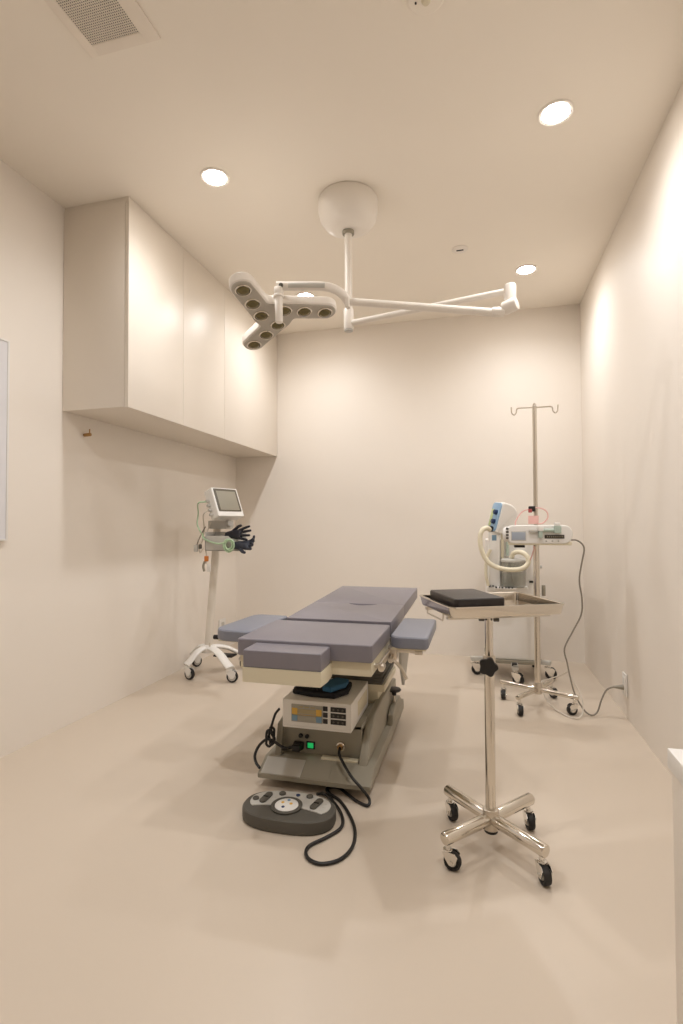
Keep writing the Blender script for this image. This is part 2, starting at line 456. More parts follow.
# back section in two cushions, rising slightly to the far end
def back(name, y0, y1, m, z0, z1, bev=0.006, x0=-0.832, x1=-0.362, r=0.01):
    sl = (0.612-0.5855)/(3.20-2.19)
    Mt = Matrix.Translation((0, 2.19, 0.5855)) @ Matrix.Rotation(math.atan(sl), 4, 'X')
    return part(name, MB().prism(rrect(x0, y0-2.19, x1, y1-2.19, r), z0, z1, bev, M=Mt, seg=3), m)
back('back_cushion', 2.202, 2.613, M_VINYL, -0.064, 0.0, 0.003, r=0.003)
back('back_cushion', 2.613, 3.20, M_VINYL, -0.060, 0.0, 0.003, r=0.003)
back('back_frame', 2.20, 3.17, M_CREAM, -0.088, -0.060, 0.004, -0.818, -0.378)
sl = math.atan(0.0265/1.01)
Mt = Matrix.Translation((0, 2.19, 0.5855)) @ Matrix.Rotation(sl, 4, 'X')
cres = []
for k in range(13):
    u = -1+2*k/12
    cres.append((-0.572+0.072*u, 0.415-0.040*(1-u*u)))
for k in range(11, 0, -1):
    u = -1+2*k/12
    cres.append((-0.572+0.072*u, 0.415-0.004*(1-u*u)))
part('face_slot', MB().prism(cres, -0.004, 0.0008, M=Mt), M_SEAM, label='dark crescent slot in the back cushion')
# side rails, clamps, lever, tapered bracket, knob on rod
for sx, nm in ((-0.345, 'r'), (-0.882, 'l')):
    b = MB().box((sx-0.004, 1.84, 0.480), (sx+0.004, 2.19, 0.505), 0.002)
    for y in (1.86, 2.16): b.cyl((sx+(-0.02 if nm == 'r' else 0.02), y, 0.492), (sx, y, 0.492), 0.008, seg=12)
    part('side_rail', b, M_BRUSH)
part('rail_clamp', MB().box((-0.352, 2.06, 0.462), (-0.318, 2.11, 0.512), 0.004).cyl((-0.335, 2.02, 0.47), (-0.335, 2.06, 0.48), 0.010, seg=12), M_BRUSH)
part('rail_end_stop', MB().cyl((-0.338, 1.835, 0.488), (-0.338, 1.875, 0.490), 0.012, seg=14, bev=0.003), M_BRUSH)
part('clamp_lever', MB().tube([(-0.335, 2.06, 0.468), (-0.30, 2.055, 0.438), (-0.275, 2.05, 0.395)], 0.0065), M_BRUSH)
part('rail_clamp', MB().box((-0.912, 2.06, 0.462), (-0.878, 2.11, 0.512), 0.004).cyl((-0.895, 2.02, 0.455), (-0.895, 2.06, 0.475), 0.014, seg=12), M_BRUSH)
part('tapered_bracket', MB().prism([(2.13, 0.508), (2.44, 0.508), (2.42, 0.44), (2.28, 0.335), (2.235, 0.315), (2.16, 0.42)], -0.322, -0.310, 0.002, M=Myz), M_GREYLT)
s = part('threaded_rod', MB().cyl((-0.397, 2.50, 0.148), (-0.397, 2.50, 0.20), 0.006, seg=12), M_BRUSH)
obj('rod_knob', MB().lathe([(0, 0.182), (0.010, 0.182), (0.012, 0.196), (0.030, 0.202), (0.034, 0.208), (0.030, 0.214), (0.012, 0.217), (0, 0.217)], (-0.397, 2.50, 0.0)), M_BLACK, s, label='black knob on a threaded rod')
# arm boards
a = part('arm_board', MB().prism(rrect(-0.343, 2.035, -0.190, 2.455, (0.05, 0.02, 0.02, 0.02)), 0.514, 0.562, 0.012, seg=3), M_VINYLB, label='blue grey arm board on the right side')
obj('board_plate', MB().box((-0.335, 2.05, 0.507), (-0.20, 2.44, 0.516), 0.002), M_CREAM, a)
obj('swivel_bar', MB().box((-0.345, 2.075, 0.490), (-0.235, 2.105, 0.507), 0.003).cyl((-0.245, 2.07, 0.498), (-0.215, 2.07, 0.498), 0.011, seg=12), M_BRUSH, a)
Ma = Matrix.Translation((-1.0, 2.2, 0)) @ Matrix.Rotation(math.radians(-4), 4, 'Z') @ Matrix.Translation((1.0, -2.2, 0))
a = part('arm_board', MB().prism(rrect(-1.085, 2.0, -0.905, 2.40, (0.07, 0.03, 0.02, 0.05)), 0.512, 0.560, 0.012, M=Ma, seg=3), M_VINYLB, label='blue grey arm board on the left side')
obj('board_plate', MB().box((-1.07, 2.03, 0.505), (-0.915, 2.38, 0.514), 0.002, M=Ma), M_CREAM, a)
obj('swivel_bar', MB().box((-1.0, 2.075, 0.488), (-0.885, 2.105, 0.505), 0.003), M_BRUSH, a)
obj('release_knob', MB().cyl((-1.115, 2.06, 0.515), (-1.085, 2.06, 0.515), 0.010, seg=14, bev=0.002), M_BLACK, a)

# ------------------------------------------------------------------ electrosurgical unit under the table
t = thing('electrosurgical_unit', 'white boxy power unit with yellow keypad display, on the table base', 'medical device', (-0.606, 2.08, 0.2155))
EY, EX0, EX1, EZ0, EZ1 = 1.925, -0.746, -0.468, 0.2155, 0.322
EZ0 = 0.2155
part('body', MB().box((EX0, EY, EZ0), (EX1, 2.235, EZ1), 0.005), M_WHITE)
part('lower_lip', MB().box((EX0+0.002, EY-0.002, EZ0-0.0005), (EX1-0.002, EY+0.03, EZ0+0.008), 0.002), M_WHITE)
fp = part('front_panel', MB().box((EX0+0.038, EY-0.003, EZ0+0.024), (EX0+0.164, EY+0.001, EZ1-0.016), 0.001), M_PANELGREY)
def fbox(x0, z0, x1, z1, m, nm, d=0.005, parent=None): return obj(nm, MB().box((EX0+x0, EY-d, EZ0+z0), (EX0+x1, EY-0.002, EZ0+z1), 0.0006), m, parent or fp)
fbox(0.064, 0.057, 0.138, 0.074, M_OLIVE, 'display')
fbox(0.064, 0.032, 0.138, 0.050, M_PANELGREY, 'display')
fbox(0.041, 0.054, 0.063, 0.077, M_YELLOW, 'key')
fbox(0.139, 0.054, 0.161, 0.077, M_YELLOW, 'key')
fbox(0.041, 0.028, 0.063, 0.050, M_BLUEKEY, 'key')
fbox(0.139, 0.028, 0.161, 0.050, M_BLUEKEY, 'key')
fbox(0.045, 0.0195+0.032, 0.158, 0.0525, M_YELLOW, 'stripe')
for k in range(3): fbox(0.068+k*0.024, 0.080, 0.086+k*0.024, 0.0845, M_OLIVE, 'legend_bar', 0.0045)
for k in range(3):
    z = 0.026+k*0.0235
    part('socket', MB().box((EX0+0.166, EY-0.003, EZ0+z), (EX0+0.184, EY+0.001, EZ0+z+0.018), 0.001), M_BLACK)
    sct = part('socket', MB().box((EX0+0.196, EY-0.003, EZ0+z), (EX0+0.256, EY+0.001, EZ0+z+0.018), 0.001), M_BLACK)
    for q in range(3): obj('jack_hole', MB().cyl((EX0+0.208+q*0.018, EY-0.0042, EZ0+z+0.009), (EX0+0.208+q*0.018, EY-0.002, EZ0+z+0.009), 0.0042, seg=10), M_GREYDK, sct)
part('side_vent', MB().box((EX1-0.001, 2.03, EZ0+0.025), (EX1+0.0015, 2.20, EZ1-0.025), 0.0005), M_CREAM)

# black pouch with a blue pad lying on the unit
t = thing('padded_pouch', 'black pouch with a blue padded flap lying on the power unit', 'pouch', (-0.62, 2.07, 0.3225))
def lump(pts, z0, z1, rr, m, nm): return part(nm, MB().prism(pts, z0, z1, rr, seg=3), m)
lump([(-0.725, 1.985), (-0.64, 1.965), (-0.545, 1.962), (-0.505, 2.03), (-0.515, 2.13), (-0.60, 2.15), (-0.70, 2.11)], 0.3225, 0.346, 0.010, M_DKFABRIC, 'pouch_body')
lump([(-0.598, 1.976), (-0.56, 1.966), (-0.518, 2.04), (-0.522, 2.10), (-0.58, 2.11), (-0.605, 2.05)], 0.344, 0.366, 0.009, M_TEAL, 'blue_pad')
part('strap', MB().tube([(-0.72, 2.0, 0.345), (-0.66, 1.99, 0.362), (-0.61, 1.975, 0.352)], 0.006, flat=(0.004, 0.012)), M_DKFABRIC)

# ------------------------------------------------------------------ foot pedal and cables
t = thing('foot_pedal', 'oval grey foot pedal with white button plate on the floor by the table base', 'pedal', (-0.632, 1.692, 0), math.radians(1))
def ell(rx, ry, n=44, p=2.5, cx=0, cy=0):
    out = []
    for k in range(n):
        a = 2*PI*k/n; c_, s_ = math.cos(a), math.sin(a)
        out.append((cx+rx*math.copysign(abs(c_)**(2/p), c_), cy+ry*math.copysign(abs(s_)**(2/p), s_)))
    return out
def lp(name, mb, m, parent=None, label=None): return obj(name, mb, m, parent or t, world=False, label=label)
Mtl = Matrix.Rotation(math.radians(4), 4, 'X')
lp('shell', MB().prism(ell(0.162, 0.092), 0.0, 0.046, 0.010, seg=3), M_GREYDK)
plate = [(x, y) for x, y in ell(0.142, 0.072, p=2.3) if True]
pl = []
for x, y in plate:
    if y < 0: y = max(y, -0.020-0.03*(abs(x)/0.142)**2)
    pl.append((x, y+0.012))
lp('button_plate', MB().prism(pl, 0.044, 0.049, 0.001), M_PEDALW)
lp('dial_ring', MB().lathe([(0.052, 0.045), (0.054, 0.052), (0.049, 0.054), (0.041, 0.052), (0.040, 0.045)], (-0.005, -0.010, 0)), M_GREYDK)
d = lp('centre_dial', MB().lathe([(0, 0.045), (0.041, 0.045), (0.040, 0.053), (0.034, 0.056), (0, 0.057)], (-0.005, -0.010, 0)), M_WHITE)
for x, y, m in ((-0.004, 0.012, M_BLUEKEY), (-0.010, -0.032, M_NAVY), (0.010, -0.008, M_YELLOW), (-0.02, -0.006, M_YELLOW)):
    lp('dial_mark', MB().cyl((x, y, 0.055), (x, y, 0.0578), 0.0055, seg=12), m, d)
for x, y, r_ in ((-0.125, 0.010, 0.011), (-0.045, 0.060, 0.012), (0.055, 0.062, 0.012)):
    lp('button', MB().lathe([(0, 0.048), (r_, 0.048), (r_, 0.053), (r_*0.8, 0.055), (0, 0.055)], (x, y, 0)), M_GREYDK)
for x, y in ((-0.092, 0.022), (0.092, 0.020)):
    Mb = Matrix.Translation((x, y, 0)) @ Matrix.Rotation(math.radians(-14 if x > 0 else -8), 4, 'Z')
    k_ = lp('rocker_button', MB().prism(rrect(-0.012, -0.034, 0.012, 0.034, 0.0115), 0.048, 0.055, 0.002, M=Mb), M_GREYDK)
    lp('rocker_ridge', MB().box((-0.010, -0.003, 0.054), (0.010, 0.003, 0.057), 0.001, M=Mb), M_BLACK, k_)
lp('indicator_light', MB().cyl((0.012, 0.062, 0.048), (0.012, 0.062, 0.052), 0.007, seg=14), M_NAVY)
for x, y in ((-0.066, 0.032), (-0.066, 0.010), (0.122, 0.030), (0.122, 0.008), (0.116, -0.012)):
    lp('legend_mark', MB().box((x-0.006, y-0.002, 0.0485), (x+0.006, y+0.002, 0.0496)), M_GREYLT)
lp('cable_gland', MB().cyl((0.015, 0.088, 0.022), (0.022, 0.122, 0.020), 0.009, 0.007, seg=12), M_GREYLT)

pc = [(-0.578, 1.838, 0.018), (-0.555, 1.860, 0.010), (-0.516, 1.829, 0.006), (-0.46, 1.746, 0.006), (-0.445, 1.676, 0.006), (-0.478, 1.612, 0.006), (-0.515, 1.560, 0.006), (-0.513, 1.518, 0.006), (-0.486, 1.491, 0.006), (-0.448, 1.488, 0.006), (-0.405, 1.521, 0.006), (-0.385, 1.586, 0.006), (-0.396, 1.67, 0.006), (-0.434, 1.753, 0.006), (-0.49, 1.835, 0.006), (-0.54, 1.875, 0.006), (-0.56, 1.91, 0.006), (-0.52, 1.925, 0.006), (-0.483, 1.894, 0.006), (-0.43, 1.848, 0.006), (-0.388, 1.828, 0.007), (-0.385, 1.846, 0.02), (-0.415, 1.848, 0.055), (-0.455, 1.862, 0.085), (-0.495, 1.905, 0.108), (-0.522, 1.945, 0.122), (-0.529, 1.978, 0.131)]
tag(obj('pedal_cable', MB().tube(pc, 0.0055, seg=10, smooth=5), M_CABLE), 'black pedal cable looping over the floor up to the table base socket', 'cable')
t = thing('power_cord', 'black power cord hanging in a bundle at the left of the table base', 'cable', (-0.80, 1.93, 0))
part('plug', MB().box((-0.720, 1.952, 0.108), (-0.684, 1.978, 0.132), 0.006), M_BLACK)
part('cord', MB().tube([(-0.718, 1.962, 0.122), (-0.745, 1.940, 0.126), (-0.785, 1.935, 0.148), (-0.805, 1.93, 0.158), (-0.822, 1.93, 0.152), (-0.845, 1.92, 0.128), (-0.853, 1.905, 0.10), (-0.842, 1.892, 0.078), (-0.822, 1.88, 0.066)], 0.0055), M_CABLE)
bun = []
for k in range(34):
    a = 2*PI*k/11
    bun.append((-0.802+0.013*math.cos(a)+0.003*(k % 3), 1.935+0.014*math.sin(a*0.5)+0.006*math.sin(k), 0.165+(0.022+0.004*(k % 4))*math.sin(a)))
part('coiled_bundle', MB().tube(bun, 0.0048, smooth=3), M_CABLE)
part('cord_tail', MB().tube([(-0.803, 1.95, 0.198), (-0.806, 1.985, 0.22), (-0.80, 1.99, 0.238), (-0.792, 2.01, 0.250)], 0.005), M_CABLE)

# ------------------------------------------------------------------ instrument stand with tray
def stand_cross(t, cx, cy, angs, rad, tube_r, z, m):
    for a in angs:
        e = (cx+rad*math.cos(a), cy+rad*math.sin(a), z)
        part('leg', MB().cyl((cx+0.012*math.cos(a), cy+0.012*math.sin(a), z), e, tube_r, bev=tube_r*0.25, seg=20), m, t)
t = thing('instrument_stand', 'stainless rolling instrument stand with rectangular tray at the right front', 'stand', (0.030, 1.705, 0))
PX, PYs = 0.030, 1.705
angs = [math.radians(a) for a in (45, 135, 225, 315)]
stand_cross(t, PX, PYs, [angs[0]+0.07, angs[1], angs[2]+0.05, angs[3]+0.03], 0.200, 0.0185, 0.088, M_STEEL)
b = MB().cyl((PX, PYs, 0.055), (PX, PYs, 0.118), 0.024, bev=0.003)
part('hub', b, M_BRUSH)
part('hub_cap', MB().cyl((PX, PYs, 0.046), (PX, PYs, 0.056), 0.021, bev=0.002), M_BLACK)
part('lower_pole', MB().cyl((PX, PYs, 0.11), (PX, PYs, 0.556), 0.0155), M_STEEL)
part('upper_pole', MB().cyl((PX, PYs, 0.54), (PX, PYs, 0.712), 0.0125), M_STEEL)
part('pole_collar', MB().cyl((PX, PYs, 0.545), (PX, PYs, 0.590), 0.019, bev=0.002), M_BRUSH)
star = []
for k in range(60):
    a = 2*PI*k/60
    star.append((0.0265+0.0030*math.cos(5*a), a))
Mk = frame((PX-0.004, PYs-0.052, 0.570), (1, 0, 0), (0, 0, 1))
kb = part('star_knob', MB().prism([(r_*math.cos(a), r_*math.sin(a)) for r_, a in star], -0.002, 0.018, 0.004, M=Mk), M_BLACK, label='black five-lobed tightening knob')
obj('knob_shaft', MB().cyl((PX, PYs-0.052, 0.570), (PX, PYs-0.012, 0.570), 0.006, seg=12), M_CHROME, kb)
for a, yw in zip(angs, (-75, -60, -15, -70)):
    aa = a+{0: 0.07, 1: 0, 2: 0.05, 3: 0.03}[angs.index(a)]
    caster(t, PX+0.185*math.cos(aa), PYs+0.185*math.sin(aa), math.radians(yw), 0.0255, 0.021, 0.075, M_CHROME, 'tray')
TY = math.radians(25)
TC = Vector((0.029, 1.79, 0.755))
Mtr = Matrix.Translation(TC) @ Matrix.Rotation(TY, 4, 'Z')
def traymesh():
    b = MB()
    w2, d2, hgt = 0.185, 0.142, 0.034
    t_ = bmesh.new()
    rings = []
    for (dx, z) in ((0.006, -0.004), (0.006, 0.0), (0.0, 0.0), (-0.003, -hgt+0.004), (-0.006, -hgt), (-0.008, -hgt+0.0015), (-0.0055, -hgt+0.0055), (-0.0022, -0.0022), (0.004, -0.0022), (0.004, -0.004)):
        rings.append([t_.verts.new((x, y, z)) for x, y in rrect(-w2-dx, -d2-dx, w2+dx, d2+dx, 0.016+dx, 5)])
    n = len(rings[0])
    # outer skin
    seq = [0, 1, 2, 7, 6]
    for a_, b_ in zip(seq, seq[1:]):
        for k in range(n): t_.faces.new((rings[a_][k], rings[a_][(k+1) % n], rings[b_][(k+1) % n], rings[b_][k]))
    t_.faces.new(rings[6])
    seq = [0, 9, 3, 4]
    for a_, b_ in zip(seq, seq[1:]):
        for k in range(n): t_.faces.new((rings[a_][k], rings[a_][(k+1) % n], rings[b_][(k+1) % n], rings[b_][k]))
    t_.faces.new(rings[4])
    bmesh.ops.delete(t_, geom=[v for v in t_.verts if not v.link_faces], context='VERTS')
    bmesh.ops.recalc_face_normals(t_, faces=t_.faces)
    b._merge(t_, Mtr)
    return b
part('tray', traymesh(), M_STEEL)
b = MB()
zz = -0.042
b.tube([(-0.178, -0.06, -0.03), (-0.180, -0.06, zz-0.012), (-0.180, 0.08, zz-0.012), (-0.178, 0.08, -0.03)], 0.0026, smooth=1, M=Mtr)
b.box((-0.18, -0.105, zz-0.003), (0.16, -0.085, zz+0.005), 0.001, M=Mtr); b.box((-0.18, 0.085, zz-0.003), (0.16, 0.105, zz+0.005), 0.001, M=Mtr)
b.box((-0.03, -0.105, zz-0.003), (0.03, 0.105, zz+0.005), 0.001, M=Mtr)
part('tray_support', b, M_BRUSH)
for dx in (-0.022, 0.022):
    part('support_screw', MB().box((PX+dx-0.009, PYs-0.02, 0.699), (PX+dx+0.009, PYs-0.004, 0.709), 0.003), M_GREYDK)
t = thing('black_case', 'flat black rounded case lying on the left half of the steel tray', 'case', TC+Vector((0, 0, -0.029)), TY)
bl = MB().prism(rrect(-0.162, -0.120, 0.002, 0.115, 0.014), 0.0, 0.018, 0.003)
lp('case_base', bl, M_CASE)
lp('case_lid', MB().prism(rrect(-0.162, -0.120, 0.002, 0.115, 0.014), 0.0188, 0.049, 0.006, seg=3), M_CASE)

# ------------------------------------------------------------------ IV pole
t = thing('iv_pole', 'tall stainless IV pole on casters with two hooks by the right wall', 'pole', (0.310, 3.063, 0))
IX, IY = 0.310, 3.063
ia = [math.radians(a) for a in (62, 154, 236, 331)]
stand_cross(t, IX, IY, ia, 0.215, 0.0125, 0.092, M_STEEL)
part('hub', MB().cyl((IX, IY, 0.068), (IX, IY, 0.13), 0.022, bev=0.003), M_BRUSH)
part('lower_tube', MB().cyl((IX, IY, 0.12), (IX, IY, 0.90), 0.0165), M_STEEL)
part('upper_tube', MB().cyl((IX, IY, 0.88), (IX, IY, 1.655), 0.0115), M_BRUSH)
part('tip', MB().sph((IX, IY, 1.662), 0.010), M_CHROME)
for s in (-1, 1):
    x0 = IX
    pts = [(x0, IY, 1.648), (x0+s*0.05, IY, 1.648), (x0+s*0.085, IY, 1.648), (x0+s*0.094, IY, 1.640), (x0+s*0.097, IY, 1.622), (x0+s*0.108, IY, 1.612), (x0+s*0.120, IY, 1.622), (x0+s*0.122, IY, 1.640), (x0+s*0.122, IY, 1.656)]
    part('hook', MB().tube(pts, 0.0038, seg=8, smooth=4), M_STEEL)
for a, yw in zip(ia, (-60, -100, -80, 200)):
    caster(t, IX+0.195*math.cos(a), IY+0.195*math.sin(a), math.radians(yw), 0.027, 0.022, 0.085, M_CHROME, 'iv')

# ------------------------------------------------------------------ syringe pump clamped to the pole
t = thing('syringe_pump', 'white syringe pump with small grey screen clamped to the IV pole', 'medical device', (0.315, 3.0, 0.94))
UY = 2.955
shell = rrect(0.155, 0.894, 0.482, 0.994, (0.03, 0.045, 0.045, 0.03), 6)
Mf = Matrix(((1, 0, 0, 0), (0, 0, 1, 0), (0, 1, 0, 0), (0, 0, 0, 1)))     # prism (x,z) extruded along y
part('body', MB().prism(shell, UY, 3.046, 0.010, M=Mf, seg=3), M_WHITE)
part('lower_band', MB().prism(rrect(0.16, 0.886, 0.478, 0.905, 0.006), UY+0.006, 3.04, 0.003, M=Mf), M_CREAM)
dl = part('dial', MB().lathe([(0, 0.158), (0.028, 0.158), (0.038, 0.150), (0.042, 0.14), (0.042, 0.128)], (0, 0, 0), M=Matrix.Translation((0.29, 2.998, 0.944)) @ Matrix.Rotation(-PI/2, 4, 'Y')), M_WHITE)
for k in range(4):
    z = 0.918+k*0.017
    obj('side_key', MB().box((0.146, UY-0.002, z), (0.160, UY+0.006, z+0.011), 0.002), M_GREYDK, dl)
part('screen', MB().box((0.176, UY-0.003, 0.914), (0.246, UY+0.002, 0.956), 0.002), M_PUMPSCREEN)
part('screen_rim', MB().box((0.172, UY-0.0015, 0.910), (0.250, UY+0.001, 0.960), 0.002), M_GREYLT)
b = MB().box((0.342, UY-0.003, 0.922), (0.440, UY+0.003, 0.942), 0.002)
part('plunger_slot', b, M_SLOT)
for k in range(9): part('slot_tick', MB().box((0.354+k*0.0095, UY-0.0042, 0.928), (0.358+k*0.0095, UY-0.002, 0.937)), M_GREYPAINT)
part('barrel_clamp', MB().box((0.310, UY-0.03, 0.925), (0.330, UY+0.01, 0.982), 0.004), M_SAGE)
part('barrel_clamp_top', MB().box((0.306, UY-0.034, 0.962), (0.334, UY+0.012, 0.990), 0.005), M_WHITE)
part('plunger_rod', MB().cyl((0.330, UY-0.012, 0.966), (0.392, UY-0.012, 0.966), 0.009, seg=14), M_SAGE)
part('plunger_head', MB().box((0.388, UY-0.03, 0.950), (0.422, UY+0.012, 0.990), 0.005), M_SAGE)
part('plunger_grip', MB().box((0.390, UY-0.026, 0.989), (0.418, UY+0.010, 1.006), 0.005), M_WHITE)
part('syringe_cradle', MB().box((0.262, UY-0.018, 0.955), (0.308, UY+0.004, 0.970), 0.004), M_GREYLT)
for k in range(3): part('key', MB().cyl((0.350+k*0.03, UY-0.0025, 0.908), (0.350+k*0.03, UY+0.003, 0.910), 0.0045, seg=10), M_GREYLT)
part('handle_clamp', MB().box((0.19, UY+0.02, 0.872), (0.245, 3.03, 0.884), 0.003), M_BLACK)
part('clamp_post', MB().box((0.20, UY+0.03, 0.882), (0.235, 3.02, 0.890), 0.001), M_GREYDK)
part('pole_clamp', MB().box((0.285, 3.044, 0.93), (0.335, 3.085, 0.985), 0.004), M_GREYDK)
tag(obj('pump_power_cable', MB().tube([(0.480, 3.0, 0.913), (0.505, 3.0, 0.913), (0.533, 3.0, 0.893), (0.543, 3.0, 0.86), (0.530, 3.01, 0.78), (0.521, 3.02, 0.695), (0.534, 3.03, 0.60), (0.531, 3.04, 0.513), (0.490, 3.05, 0.42), (0.447, 3.05, 0.325), (0.458, 3.04, 0.25), (0.468, 3.03, 0.19), (0.487, 3.0, 0.10), (0.525, 2.97, 0.03), (0.560, 2.96, 0.008), (0.590, 2.97, 0.025), (0.612, 2.985, 0.08), (0.640, 3.0, 0.13), (0.675, 3.0, 0.15), (0.70, 3.0, 0.150)], 0.0042, seg=8, smooth=5), M_GREYCABLE), 'grey pump cable running down from the pump to the right wall socket', 'cable')
t = thing('cable_plug', 'grey tapered plug pushed into the right wall socket', 'plug', (0.71, 3.0, 0.15))
part('plug_body', MB().cyl((0.672, 3.0, 0.150), (0.7215, 3.0, 0.152), 0.005, 0.014, seg=14), M_GREYPAINT)
tag(obj('floor_cable', MB().tube([(0.462, 3.06, 0.20), (0.43, 3.10, 0.165), (0.38, 3.14, 0.13), (0.335, 3.15, 0.10), (0.36, 3.06, 0.03), (0.42, 2.95, 0.006), (0.48, 2.90, 0.006), (0.515, 2.94, 0.03), (0.515, 2.98, 0.10), (0.485, 3.03, 0.16), (0.466, 3.05, 0.20)], 0.0035, seg=8, smooth=5), M_WCABLE), 'pale thin cable looped around the IV pole casters', 'cable')
t = thing('pink_tube', 'pink looped tube with black clamp tied to the IV pole above the pump', 'tube', (0.31, 3.04, 1.05))
part('loop', MB().tube([(0.200, 3.03, 0.99), (0.205, 3.035, 1.02), (0.235, 3.04, 1.065), (0.275, 3.042, 1.082), (0.325, 3.042, 1.088), (0.362, 3.042, 1.070), (0.370, 3.042, 1.035), (0.345, 3.042, 1.005), (0.315, 3.043, 1.0)], 0.0038, seg=8), M_PINK)
part('hanging_end', MB().tube([(0.30, 3.06, 0.885), (0.295, 3.04, 0.86), (0.283, 3.035, 0.82), (0.275, 3.035, 0.80)], 0.0035, seg=8), M_PINK)
part('label_card', MB().box((0.268, 3.036, 1.0), (0.322, 3.040, 1.045), 0.001), M_PINK)
part('clamp', MB().box((0.270, 3.030, 1.068), (0.305, 3.052, 1.098), 0.006), M_BLACK)
part('clip', MB().box((0.268, 3.026, 1.062), (0.288, 3.034, 1.082), 0.003), M_RED)

# ------------------------------------------------------------------ gas machine behind the IV pole
t = thing('gas_machine', 'white column gas machine with tilted blue control head and cream hose', 'medical device', (0.215, 3.66, 0))
prof = rrect(0.045, 3.52, 0.385, 3.80, (0.07, 0.07, 0.03, 0.03), 6)
part('cabinet', MB().prism(prof, 0.13, 0.90, 0.012, seg=3), M_WHITE)
part('base_plate', MB().prism(rrect(0.06, 3.50, 0.37, 3.80, 0.05), 0.108, 0.13, 0.004), M_GREYPAINT)
for e in ((-0.035, 3.60), (0.425, 3.60), (0.215, 3.43), (0.06, 3.86), (0.37, 3.86)):
    d = Vector((e[0]-0.215, e[1]-3.66, 0)); L = d.length; d.normalize()
    n_ = Vector((-d.y, d.x, 0))
    Ml = frame((0.215, 3.66, 0), d, n_)
    part('leg', MB().box((0.02, -0.02, 0.092), (L+0.02, 0.02, 0.118), 0.004, M=Ml), M_GREYLT)
for e, yw in (((-0.035, 3.60), 10), ((0.425, 3.60), -10), ((0.215, 3.43), -30), ((0.06, 3.86), 90), ((0.37, 3.86), 90)):
    caster(t, e[0], e[1], math.radians(yw), 0.036, 0.026, 0.094, M_CHROME, 'gas')
part('brake_pedal', MB().box((0.195, 3.395, 0.13), (0.225, 3.43, 0.138), 0.002).cyl((0.20, 3.42, 0.10), (0.20, 3.42, 0.132), 0.005, seg=10), M_BLACK)
part('front_tag', MB().box((0.312, 3.512, 0.625), (0.336, 3.528, 0.638), 0.002), M_BLACK)
part('side_knob', MB().cyl((0.385, 3.60, 0.72), (0.398, 3.60, 0.72), 0.010, seg=14), M_GREYLT)
part('rear_bottle', MB().cyl((0.41, 3.63, 0.53), (0.41, 3.63, 0.60), 0.012, bev=0.003), M_GREYPAINT)
part('support_arm', MB().box((0.062, 3.44, 0.60), (0.135, 3.50, 0.955), 0.015), M_WHITE)
part('arm_foot', MB().box((0.05, 3.43, 0.575), (0.30, 3.535, 0.603), 0.008), M_WHITE)
part('arm_badge', MB().box((0.085, 3.4375, 0.895), (0.112, 3.442, 0.93), 0.001), M_BLUEKEY)
part('mount_post', MB().box((0.140, 3.46, 0.70), (0.158, 3.48, 0.955), 0.003), M_CREAM)
part('green_tube', MB().tube([(0.175, 3.46, 0.96), (0.180, 3.45, 0.88), (0.178, 3.45, 0.80)], 0.010), M_SAGE)
# canister
cn = part('canister', MB().lathe([(0.0, 0.606), (0.062, 0.606), (0.070, 0.615), (0.078, 0.76), (0.080, 0.765), (0.076, 0.765), (0.066, 0.618), (0.0, 0.611)], (0.215, 3.44, 0), ry=0.9), M_CANISTER, label='translucent grey canister')
obj('canister_lid', MB().lathe([(0, 0.764), (0.081, 0.764), (0.081, 0.775), (0.07, 0.782), (0, 0.785)], (0.215, 3.44, 0), ry=0.9), M_GREYLT, cn)
obj('inner_pipe', MB().tube([(0.17, 3.435, 0.64), (0.182, 3.435, 0.72), (0.19, 3.435, 0.77)], 0.006), M_GREYDK, cn)
obj('inner_pipe', MB().tube([(0.205, 3.425, 0.63), (0.195, 3.425, 0.70), (0.19, 3.43, 0.77)], 0.006), M_BLACK, cn)
for k in range(8):
    part('rim_mark', MB().box((0.062+k*0.0185+0.004*(k % 2), 3.36 if k > 1 else 3.425, 0.604), (0.074+k*0.0185, 3.375 if k > 1 else 3.44, 0.613), 0.001), M_BLACK)
part('rim_plate', MB().prism(rrect(0.095, 3.362, 0.225, 3.45, 0.02), 0.598, 0.606, 0.002), M_WHITE)
# tilted control head
Mh = frame((0.105, 3.47, 1.045), Matrix.Rotation(math.radians(-64), 3, 'Z') @ Vector((1, 0, 0)), (0, 0, 1))
Mh = Mh @ Matrix.Rotation(math.radians(-14), 4, 'X') @ Matrix.Rotation(math.radians(-4), 4, 'Z')
Mx = Mh @ Matrix(((0, 0, 1, 0), (0, 1, 0, 0), (-1, 0, 0, 0), (0, 0, 0, 1)))
hd = part('control_head', MB().prism(rrect(0.0, -0.098, 0.125, 0.100, (0.012, 0.05, 0.085, 0.015), 8), -0.062, 0.062, 0.014, M=Mx, seg=4), M_WHITE)
obj('blue_panel', MB().prism(rrect(-0.056, -0.092, 0.056, 0.094, 0.022, 6), -0.002, 0.006, 0.003, M=Mh), M_BLUE, hd, label='sky blue control panel')
obj('scale_label', MB().box((-0.050, -0.06, 0.005), (-0.018, 0.05, 0.0075), 0.001, M=Mh), M_YELGREEN, hd)
for y in (0.030, -0.030):
    obj('knob', MB().lathe([(0.016, 0.004), (0.015, 0.024), (0.012, 0.027), (0, 0.027)], (0.02, y, 0), M=Mh), M_NAVY, hd)
obj('outlet_port', MB().lathe([(0.018, 0.0), (0.018, 0.03), (0.012, 0.034), (0, 0.034)], (0.015, -0.080, 0), M=Mh), M_BLACK, hd)
